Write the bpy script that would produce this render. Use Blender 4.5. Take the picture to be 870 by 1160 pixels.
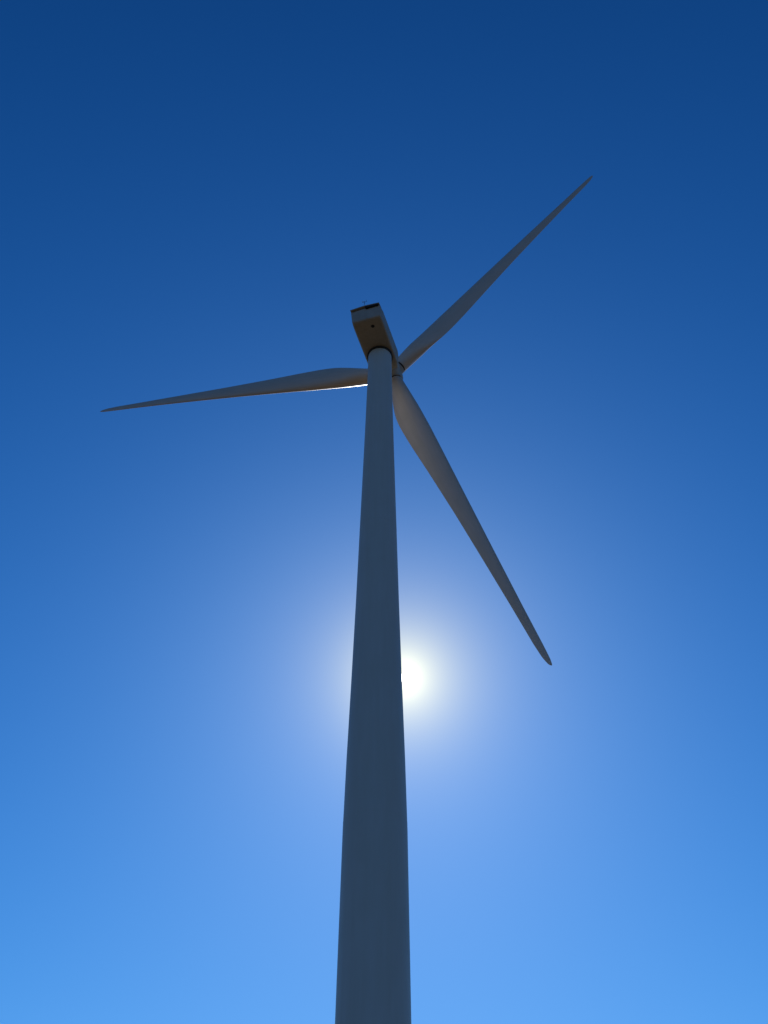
import bpy, bmesh, math
from mathutils import Vector, Matrix

for o in list(bpy.data.objects):
    bpy.data.objects.remove(o, do_unlink=True)
scene = bpy.context.scene
COL = scene.collection
rad = math.radians

# ------------------------------------------------------------------ camera
CAM = Vector((0.0, -53.9288, 1.6))
right = Vector((0.99991792, -0.01253486, 0.00265213))
up = Vector((-0.01071494, -0.70462478, 0.7094992))
fwd = Vector((0.00702472, 0.70946938, 0.70470125))
cam_data = bpy.data.cameras.new("camera")
cam = bpy.data.objects.new("camera", cam_data)
COL.objects.link(cam)
m = Matrix((right, up, -fwd)).transposed().to_4x4()
m.translation = CAM
cam.matrix_world = m
cam_data.sensor_fit = 'VERTICAL'
cam_data.sensor_height = 36.0
cam_data.lens = 993.7065 * 36.0 / 1160.0
cam_data.clip_start = 0.1
cam_data.clip_end = 60000.0
scene.camera = cam

# ------------------------------------------------------------------ sun, sky, exposure
SUN_EL, SUN_AZ = rad(34.09), rad(2.11)          # azimuth from +Y towards +X
sun_dir = Vector((math.sin(SUN_AZ) * math.cos(SUN_EL),
                  math.cos(SUN_AZ) * math.cos(SUN_EL), math.sin(SUN_EL)))
SUN_STRENGTH = 5.0
sl = bpy.data.lights.new("sun", 'SUN')
sl.energy = SUN_STRENGTH
sl.angle = rad(0.53)
sl.color = (1.0, 0.93, 0.82)
so = bpy.data.objects.new("sun", sl)
COL.objects.link(so)
so.rotation_euler = (-sun_dir).to_track_quat('-Z', 'Y').to_euler()

world = bpy.data.worlds.new("World")
scene.world = world
world.use_nodes = True
try:
    world.cycles.sampling_method = 'MANUAL'
    world.cycles.sample_map_resolution = 2048
except Exception:
    pass
nt = world.node_tree
bg = nt.nodes['Background']
bg.inputs['Strength'].default_value = 0.1


def mth(op, a, b=None, clamp=False):
    n = nt.nodes.new('ShaderNodeMath')
    n.operation = op
    n.use_clamp = clamp
    for i, v in enumerate((a, b)):
        if v is None:
            continue
        if isinstance(v, (int, float)):
            n.inputs[i].default_value = v
        else:
            nt.links.new(v, n.inputs[i])
    return n.outputs[0]


sky = nt.nodes.new('ShaderNodeTexSky')
sky.sky_type = 'NISHITA'
sky.sun_disc = False
sky.sun_elevation = SUN_EL
sky.sun_rotation = SUN_AZ
sky.air_density = 1.0
sky.dust_density = 0.25
sky.ozone_density = 10.0
sep = nt.nodes.new('ShaderNodeSeparateColor')
nt.links.new(sky.outputs[0], sep.inputs[0])
# deep polarised blue: one tone curve per channel, out = hi * v ^ (g + c ln v), v = sky radiance at strength 0.1
CURVE = ((0.3732, 0.5, -0.3), (0.5892, 0.4, -0.3), (0.9306, 0.6, -0.4))
# bright air round the sun: radiance falls off with the angle from the sun
AUREOLE = ((1.0, 0.040, (1.27, 1.09, 0.20)), (1.0, 0.150, (0.0578, 0.0035, 0.0)), (0.7, 0.009, (0.85, 0.92, 1.2)))
geo = nt.nodes.new('ShaderNodeTexCoord')
dot = nt.nodes.new('ShaderNodeVectorMath')
dot.operation = 'DISTANCE'
nrm = nt.nodes.new('ShaderNodeVectorMath')
nrm.operation = 'NORMALIZE'
nt.links.new(geo.outputs['Generated'], nrm.inputs[0])
nt.links.new(nrm.outputs[0], dot.inputs[0])
dot.inputs[1].default_value = sun_dir
ang = mth('MULTIPLY', mth('ARCSINE', mth('MULTIPLY', dot.outputs['Value'], 0.5, True)), 2.0)
falls = [(amp, mth('EXPONENT', mth('MULTIPLY', ang, -1.0 / s)), c) for amp, s, c in AUREOLE]
disc = mth('MULTIPLY', mth('LESS_THAN', ang, rad(0.265)), 4.0)
comb = nt.nodes.new('ShaderNodeCombineColor')
for i in range(3):
    hi, g, c2 = CURVE[i]
    v0 = mth('MAXIMUM', mth('MULTIPLY', sep.outputs[i], 0.1), 0.001)
    ex = mth('ADD', mth('MULTIPLY', mth('LOGARITHM', v0, math.e), c2), g)
    v = mth('MULTIPLY', mth('POWER', v0, ex), hi * 10.0)
    for amp, e, c in falls:
        v = mth('ADD', v, mth('MULTIPLY', e, amp * c[i] * 10.0))
    v = mth('ADD', v, mth('MULTIPLY', disc, 10.0))
    nt.links.new(v, comb.inputs[i])
nt.links.new(comb.outputs[0], bg.inputs['Color'])

vs = scene.view_settings
vs.view_transform = 'Standard'
vs.look = 'None'
vs.exposure = 0.0
vs.gamma = 1.0
vs.use_curve_mapping = False
scene.render.engine = 'CYCLES'
scene.cycles.max_bounces = 8
scene.cycles.diffuse_bounces = 5


# ------------------------------------------------------------------ materials
def principled(name):
    mt = bpy.data.materials.new(name)
    mt.use_nodes = True
    return mt, mt.node_tree, mt.node_tree.nodes['Principled BSDF']


def painted(name, col, rough, streak_scale=(0.5, 0.5, 0.04), amount=0.18, spec=0.5):
    """Weathered gel-coat or enamel paint: faint vertical run-off streaks, blotches, uneven gloss."""
    mt, t, b = principled(name)
    tc = t.nodes.new('ShaderNodeTexCoord')
    mp = t.nodes.new('ShaderNodeMapping')
    mp.inputs['Scale'].default_value = streak_scale
    t.links.new(tc.outputs['Object'], mp.inputs['Vector'])
    n1 = t.nodes.new('ShaderNodeTexNoise')
    n1.inputs['Scale'].default_value = 6.0
    n1.inputs['Detail'].default_value = 6.0
    t.links.new(mp.outputs[0], n1.inputs['Vector'])
    n2 = t.nodes.new('ShaderNodeTexNoise')
    n2.inputs['Scale'].default_value = 0.35
    n2.inputs['Detail'].default_value = 5.0
    t.links.new(tc.outputs['Object'], n2.inputs['Vector'])
    mx = t.nodes.new('ShaderNodeMath')
    mx.operation = 'MULTIPLY'
    t.links.new(n1.outputs['Fac'], mx.inputs[0])
    t.links.new(n2.outputs['Fac'], mx.inputs[1])
    rp = t.nodes.new('ShaderNodeValToRGB')
    d = 1.0 - amount
    rp.color_ramp.elements[0].position = 0.12
    rp.color_ramp.elements[0].color = (col[0] * d, col[1] * d, col[2] * d * 0.97, 1)
    rp.color_ramp.elements[1].position = 0.38
    rp.color_ramp.elements[1].color = (*col, 1)
    t.links.new(mx.outputs[0], rp.inputs[0])
    t.links.new(rp.outputs[0], b.inputs['Base Color'])
    rr = t.nodes.new('ShaderNodeMapRange')
    rr.inputs['To Min'].default_value = rough + 0.1
    rr.inputs['To Max'].default_value = rough - 0.08
    t.links.new(n1.outputs['Fac'], rr.inputs['Value'])
    t.links.new(rr.outputs[0], b.inputs['Roughness'])
    b.inputs['Specular IOR Level'].default_value = spec
    return mt


PAINT = (0.495, 0.475, 0.42)
M_tower = painted("tower_paint", PAINT, 0.55, amount=0.06)
M_blade = painted("blade_gelcoat", (0.52, 0.425, 0.345), 0.45, (0.6, 0.6, 0.06), 0.08)
M_nacelle = painted("nacelle_paint", (0.38, 0.35, 0.30), 0.6, (0.5, 0.5, 0.2), 0.2)
M_dark = painted("dark_rubber", (0.025, 0.025, 0.026), 0.7, (1, 1, 1), 0.3)
M_black = painted("vent_black", (0.012, 0.012, 0.013), 0.8, (1, 1, 1), 0.3)
M_steel = painted("galvanised_steel", (0.18, 0.18, 0.18), 0.45, (1, 1, 1), 0.3)


def ground_mat():
    mt, t, b = principled("dry_grassland")
    tc = t.nodes.new('ShaderNodeTexCoord')
    n1 = t.nodes.new('ShaderNodeTexNoise')
    n1.inputs['Scale'].default_value = 0.03
    n1.inputs['Detail'].default_value = 8.0
    n2 = t.nodes.new('ShaderNodeTexNoise')
    n2.inputs['Scale'].default_value = 3.0
    n2.inputs['Detail'].default_value = 8.0
    for n in (n1, n2):
        t.links.new(tc.outputs['Object'], n.inputs['Vector'])
    add = t.nodes.new('ShaderNodeMath')
    add.operation = 'MULTIPLY'
    t.links.new(n1.outputs['Fac'], add.inputs[0])
    t.links.new(n2.outputs['Fac'], add.inputs[1])
    rp = t.nodes.new('ShaderNodeValToRGB')
    rp.color_ramp.elements[0].position = 0.12
    rp.color_ramp.elements[0].color = (0.040, 0.0265, 0.0095, 1)
    rp.color_ramp.elements[1].position = 0.42
    rp.color_ramp.elements[1].color = (0.074, 0.050, 0.020, 1)
    t.links.new(add.outputs[0], rp.inputs[0])
    t.links.new(rp.outputs[0], b.inputs['Base Color'])
    b.inputs['Roughness'].default_value = 0.95
    bp = t.nodes.new('ShaderNodeBump')
    bp.inputs['Strength'].default_value = 0.5
    bp.inputs['Distance'].default_value = 0.05
    t.links.new(n2.outputs['Fac'], bp.inputs['Height'])
    t.links.new(bp.outputs[0], b.inputs['Normal'])
    return mt


# ------------------------------------------------------------------ helpers
def obj(name, bm, mat, parent=None, mw=None, smooth=35.0):
    bmesh.ops.recalc_face_normals(bm, faces=bm.faces[:])
    me = bpy.data.meshes.new(name)
    bm.to_mesh(me)
    bm.free()
    me.materials.append(mat)
    for p in me.polygons:
        p.use_smooth = True
    try:
        me.set_sharp_from_angle(angle=rad(smooth))
    except Exception:
        pass
    o = bpy.data.objects.new(name, me)
    COL.objects.link(o)
    if parent:
        o.parent = parent
    if mw is not None:
        o.matrix_local = mw
    return o


def loft(bm, rings, cap=True):
    vs_ = [[bm.verts.new(p) for p in r] for r in rings]
    n = len(rings[0])
    for a, b in zip(vs_, vs_[1:]):
        for i in range(n):
            bm.faces.new((a[i], a[(i + 1) % n], b[(i + 1) % n], b[i]))
    if cap:
        bm.faces.new(vs_[0][::-1])
        bm.faces.new(vs_[-1])
    return vs_


def circle(r, z, n=96, c=(0, 0)):
    return [Vector((c[0] + r * math.cos(2 * math.pi * i / n), c[1] + r * math.sin(2 * math.pi * i / n), z)) for i in range(n)]


def lathe(profile, n=96):
    bm = bmesh.new()
    loft(bm, [circle(max(r, 1e-4), z, n) for r, z in profile])
    return bm


def tube(bm, a, b, r0, r1=None, n=12):
    a, b = Vector(a), Vector(b)
    r1 = r0 if r1 is None else r1
    d = (b - a).normalized()
    x = d.orthogonal().normalized()
    y = d.cross(x)
    loft(bm, [[p + x * (r * math.cos(2 * math.pi * i / n)) + y * (r * math.sin(2 * math.pi * i / n)) for i in range(n)]
              for p, r in ((a, r0), (b, r1))])


# ------------------------------------------------------------------ ground
bm = bmesh.new()
S = 20000.0
bm.faces.new([bm.verts.new(p) for p in ((-S, -S, 0), (S, -S, 0), (S, S, 0), (-S, S, 0))])
g = obj("ground", bm, ground_mat())
g['kind'] = 'structure'

# ------------------------------------------------------------------ wind turbine
HUB_Z = 80.0
turbine = bpy.data.objects.new("wind_turbine", None)
COL.objects.link(turbine)
turbine.location = (0.045, 0.0, 0.0)
turbine['label'] = "tall pale grey wind turbine with three blades on a tapered tube tower against the sun"
turbine['category'] = "wind turbine"

# tower: cylindrical foot, long cone, slimmer top section
PROFILE = [(2.15, 0.0), (2.15, 0.25), (2.11, 0.26), (2.105, 12.0), (2.09, 18.0), (2.075, 23.0), (2.066, 26.6), (2.05, 27.4),
           (1.985, 31.5), (1.84, 38.0), (1.69, 45.4), (1.565, 53.0), (1.42, 61.8), (1.335, 67.1), (1.262, 72.4),
           (1.235, 75.0), (1.222, 77.98)]
bm = lathe(PROFILE, 128)
tower = obj("tower", bm, M_tower, turbine, smooth=40)

# bolted flange joints between tower sections
for z, r in ((27.0, 2.058), (53.0, 1.565)):
    b2 = lathe([(r - 0.05, z - 0.06), (r + 0.004, z - 0.055), (r + 0.004, z + 0.055), (r - 0.05, z + 0.06)], 128)
    obj("flange", b2, M_tower, tower)
b2 = lathe([(1.18, 77.981), (1.335, 77.99), (1.335, 78.235), (1.18, 78.245)], 96)
obj("yaw_ring", b2, M_dark, tower)

# nacelle frame: local x = to the right of the rotor axis seen from behind, y = upwind along the axis, z up
PSI = 0.31821240
nac_root = Matrix.Translation((0, 0, HUB_Z)) @ Matrix.Rotation(-PSI, 4, 'Z')


def nac_section(y, zb, ze, zr, w, wt):
    """Cross-section at y: flat floor, near-vertical sides, low gabled roof."""
    return [Vector(p) for p in ((-w, y, zb), (w, y, zb), (wt, y, ze), (wt * 0.45, y, zr - 0.06), (0, y, zr),
                                (-wt * 0.45, y, zr - 0.06), (-wt, y, ze))]


bm = bmesh.new()
secs = [
    [Vector(p) for p in ((-1.52, -4.62, -1.62), (1.52, -4.62, -1.62), (1.56, -5.02, -0.22), (0.70, -5.02, -0.14), (0, -5.02, -0.08),
                         (-0.70, -5.02, -0.14), (-1.56, -5.02, -0.22))],
    nac_section(-3.9, -1.70, 0.36, 0.60, 1.57, 1.57),
    nac_section(-1.0, -1.74, 0.42, 1.10, 1.57, 1.57),
    nac_section(1.35, -1.74, 0.45, 1.45, 1.57, 1.57),
    nac_section(2.25, -1.55, 0.50, 1.45, 1.35, 1.40),
]
loft(bm, secs)
bmesh.ops.recalc_face_normals(bm, faces=bm.faces[:])
low = [e for e in bm.edges if all(v.co.z < -1.4 for v in e.verts) and e.calc_face_angle(0) > rad(35)]
bmesh.ops.bevel(bm, geom=low, offset=0.24, segments=6, profile=0.5, affect='EDGES', clamp_overlap=True)
eds = [e for e in bm.edges if all(v.co.z > -0.6 for v in e.verts) and e.calc_face_angle(0) > rad(30)]
bmesh.ops.bevel(bm, geom=eds, offset=0.10, segments=4, profile=0.5, affect='EDGES', clamp_overlap=True)
side_eds = [e for e in bm.edges if abs(e.verts[0].co.z - e.verts[1].co.z) > 0.7 and e.calc_face_angle(0) > rad(40)]
bmesh.ops.bevel(bm, geom=side_eds, offset=0.10, segments=4, profile=0.5, affect='EDGES', clamp_overlap=True)
nacelle = obj("nacelle", bm, M_nacelle, turbine, nac_root, smooth=50)

# roof lip that runs past the rear panel
bm = bmesh.new()


def lip(y, dz, w):
    return [Vector(p) for p in ((-w, y, 0.02 + dz), (-w * .45, y, .10 + dz), (0, y, 0.16 + dz), (w * .45, y, .10 + dz), (w, y, 0.02 + dz),
                                (w, y, 0.12 + dz), (w * .45, y, .21 + dz), (0, y, 0.27 + dz), (-w * .45, y, .21 + dz), (-w, y, 0.12 + dz))]


loft(bm, [lip(-5.24, -0.20, 1.55), lip(-4.4, -0.02, 1.56)])
bmesh.ops.bevel(bm, geom=[e for e in bm.edges if e.calc_face_angle(0) > rad(30)], offset=0.03, segments=2, affect='EDGES', profile=0.5)
obj("roof_lip", bm, M_nacelle, nacelle)

# dark exhaust opening under the lip, right half, with louvre blades
bm = bmesh.new()
loft(bm, [[Vector(p) for p in ((0.06, y, z0), (1.42, y, z0 - 0.02), (1.42, y, z1 - 0.06), (0.06, y, z1))] for y, z0, z1 in
          ((-5.19, -0.30, -0.06), (-4.7, -0.30, -0.03))])
obj("exhaust_vent", bm, M_black, nacelle)

# round hoist opening in the floor near the tail
b2 = lathe([(0.18, -0.03), (0.18, 0.05)], 32)
obj("hoist_opening", b2, M_black, nacelle, Matrix.Translation((0.42, -3.72, -1.69)))

# wind sensor mast on the tail of the roof
bm = bmesh.new()
tube(bm, (0.0, -5.25, 0.2), (0.0, -5.25, 0.85), 0.022)
tube(bm, (-0.2, -5.25, 0.7), (0.2, -5.25, 0.7), 0.014)
tube(bm, (-0.2, -5.25, 0.7), (-0.2, -5.25, 0.84), 0.012)
tube(bm, (0.2, -5.25, 0.7), (0.2, -5.25, 0.84), 0.012)
mast = obj("sensor_mast", bm, M_dark, nacelle)
bm = bmesh.new()
for k in range(3):
    a = 2 * math.pi * k / 3
    c = Vector((-0.2 + 0.07 * math.cos(a), -5.25 + 0.07 * math.sin(a), 0.85))
    tube(bm, (-0.2, -5.25, 0.85), c, 0.006)
    bmesh.ops.create_uvsphere(bm, u_segments=10, v_segments=6, radius=0.028, matrix=Matrix.Translation(c))
obj("anemometer", bm, M_dark, mast)
bm = bmesh.new()
tube(bm, (0.2, -5.35, 0.85), (0.2, -5.12, 0.85), 0.009)
loft(bm, [[Vector((0.2 + x, y, z)) for y, z in ((-5.38, 0.81), (-5.27, 0.82), (-5.27, 0.88), (-5.38, 0.91))] for x in (-0.005, 0.005)])
obj("wind_vane", bm, M_dark, mast)

# rotor: tilted up five degrees; local frame x = right, y = upwind normal, z = up in the rotor plane
TILT = rad(5.0)
OVERHANG = 4.1036
R_TIP = 39.894
CONE = 0.03477
PHI = 0.82622578
rotor = nac_root @ Matrix.Rotation(TILT, 4, 'X') @ Matrix.Translation((0, OVERHANG, 0))

# hub: spinner body (axis y) with three blade sockets
bm = bmesh.new()
prof = [(1.08, -1.62), (1.13, -1.56), (1.15, -0.9), (1.15, 0.55), (1.08, 0.95), (0.86, 1.3), (0.5, 1.52), (0.12, 1.6)]
n = 64
loft(bm, [[Vector((r * math.cos(2 * math.pi * i / n), y, r * math.sin(2 * math.pi * i / n))) for i in range(n)] for r, y in prof])
for k in range(3):                                # blade sockets
    t = PHI + k * 2 * math.pi / 3
    dd = Vector((math.cos(t), 0, math.sin(t)))
    tube(bm, dd * 0.4, dd * 1.22, 0.85, 0.84, 64)
hub = obj("hub", bm, M_nacelle, turbine, rotor, smooth=40)
bm = bmesh.new()
loft(bm, [[Vector((r * math.cos(2 * math.pi * i / n), y, r * math.sin(2 * math.pi * i / n))) for i in range(n)]
          for r, y in ((1.0, -2.0), (1.0, -1.60))])
obj("shaft_seal", bm, M_dark, hub)


def interp(tab, s):
    for (s0, v0), (s1, v1) in zip(tab, tab[1:]):
        if s <= s1:
            t = (s - s0) / (s1 - s0)
            return v0 + (v1 - v0) * t
    return tab[-1][1]


def smooth_tab(tab, s, h=0.025):
    return sum(interp(tab, min(1, max(0, s + h * k / 3.0))) * w for k, w in ((-3, 1), (-2, 2), (-1, 3), (0, 4), (1, 3), (2, 2), (3, 1))) / 16.0


# spanwise tables against s = r / R (leading-edge and trailing-edge offset from the straight hub-tip line, metres)
LE = [(0, .80), (.05, .80), (.10, .86), (.16, .95), (.24, .94), (.35, .82), (.5, .65), (.7, .44), (.85, .30), (.95, .235), (.985, .19), (1, .10)]
TE = [(0, -.80), (.04, -.81), (.08, -1.05), (.13, -1.54), (.17, -1.86), (.21, -1.93), (.28, -1.80), (.4, -1.45), (.55, -1.09), (.7, -.82), (.85, -.57),
      (.94, -.45), (.975, -.34), (.992, -.20), (1, -.06)]
THK = [(0, 1.0), (.05, 1.0), (.10, .84), (.15, .50), (.20, .35), (.28, .28), (.4, .24), (.6, .21), (1, .17)]
TWIST = [(0, 13), (.10, 12), (.2, 8), (.3, 5.5), (.4, 4), (.6, 2), (.8, .5), (1, -.5)]
ROUND = [(0, 0), (.05, 0), (.12, .45), (.2, 1), (1, 1)]
R_ROOT = 1.43


def airfoil(u):
    """u in 0..1 round the section from the trailing edge over the suction side; returns chord fraction from LE, half-thickness, side."""
    a = 2 * math.pi * u
    x = 0.5 + 0.5 * math.cos(a)
    yt = 5 * (0.2969 * math.sqrt(max(x, 0)) - 0.126 * x - 0.3516 * x * x + 0.2843 * x ** 3 - 0.1016 * x ** 4)
    s = 1.0 if math.sin(a) >= 0 else -1.0
    return x, yt, s


def blade_bm():
    """Local frame: z along the span, x = direction of rotation (leading edge), y = upwind."""
    bm = bmesh.new()
    rings = []
    N = 56
    M = 90
    for k in range(M + 1):
        s = (R_ROOT / R_TIP) + (1 - R_ROOT / R_TIP) * (1 - (1 - k / M) ** 1.25)
        le = smooth_tab(LE, s, .02 if s < .93 else .004)
        te = smooth_tab(TE, s, .03 if s < .93 else .004)
        if k == M:
            le, te = 0.07, -0.0
        ch = le - te
        th = smooth_tab(THK, s)
        tw = rad(smooth_tab(TWIST, s, .05))
        q = smooth_tab(ROUND, s)
        ring = []
        bend = math.sin(CONE) * s * R_TIP * (0.45 + 0.55 * s)
        for i in range(N):
            u = i / N
            x, yt, sd = airfoil(u)
            camber = 0.10 * (x - x * x) * 1.2
            fy = (sd * yt * th + camber * 1.0) * ch
            fx = le - x * ch
            a = 2 * math.pi * u
            cx = 0.5 * (le + te) - 0.5 * ch * math.cos(a)
            cy = 0.5 * ch * min(th, 1.0) * math.sin(a)
            px = cx + (fx - cx) * q
            py = cy + (fy - cy) * q          # + = suction side
            # suction side faces downwind (-y), twist carries the leading edge upwind (+y)
            X = px * math.cos(tw) + py * math.sin(tw)
            Y = px * math.sin(tw) - py * math.cos(tw)
            ring.append(Vector((X, Y + bend, s * R_TIP * math.cos(CONE))))
        rings.append(ring)
    loft(bm, rings)
    return bm


blade_mesh = collar_mesh = None
for k in range(3):
    t = PHI + k * 2 * math.pi / 3
    # span direction d = cos t * x + sin t * z ; rotation direction e = -sin t * x + cos t * z
    d = Vector((math.cos(t), 0, math.sin(t)))
    e = Vector((-math.sin(t), 0, math.cos(t)))
    nn = Vector((0, 1, 0))
    mm = Matrix((e, nn, d)).transposed().to_4x4()
    if blade_mesh is None:
        bo = obj("blade", blade_bm(), M_blade, turbine, rotor @ mm, smooth=60)
        blade_mesh = bo.data
        co = obj("root_seal", lathe([(0.70, 1.14), (0.745, 1.15), (0.745, 1.45), (0.70, 1.46)], 64), M_dark, bo)
        collar_mesh = co.data
    else:
        bo = bpy.data.objects.new("blade", blade_mesh)
        COL.objects.link(bo)
        bo.parent = turbine
        bo.matrix_local = rotor @ mm
        co = bpy.data.objects.new("root_seal", collar_mesh)
        COL.objects.link(co)
        co.parent = bo
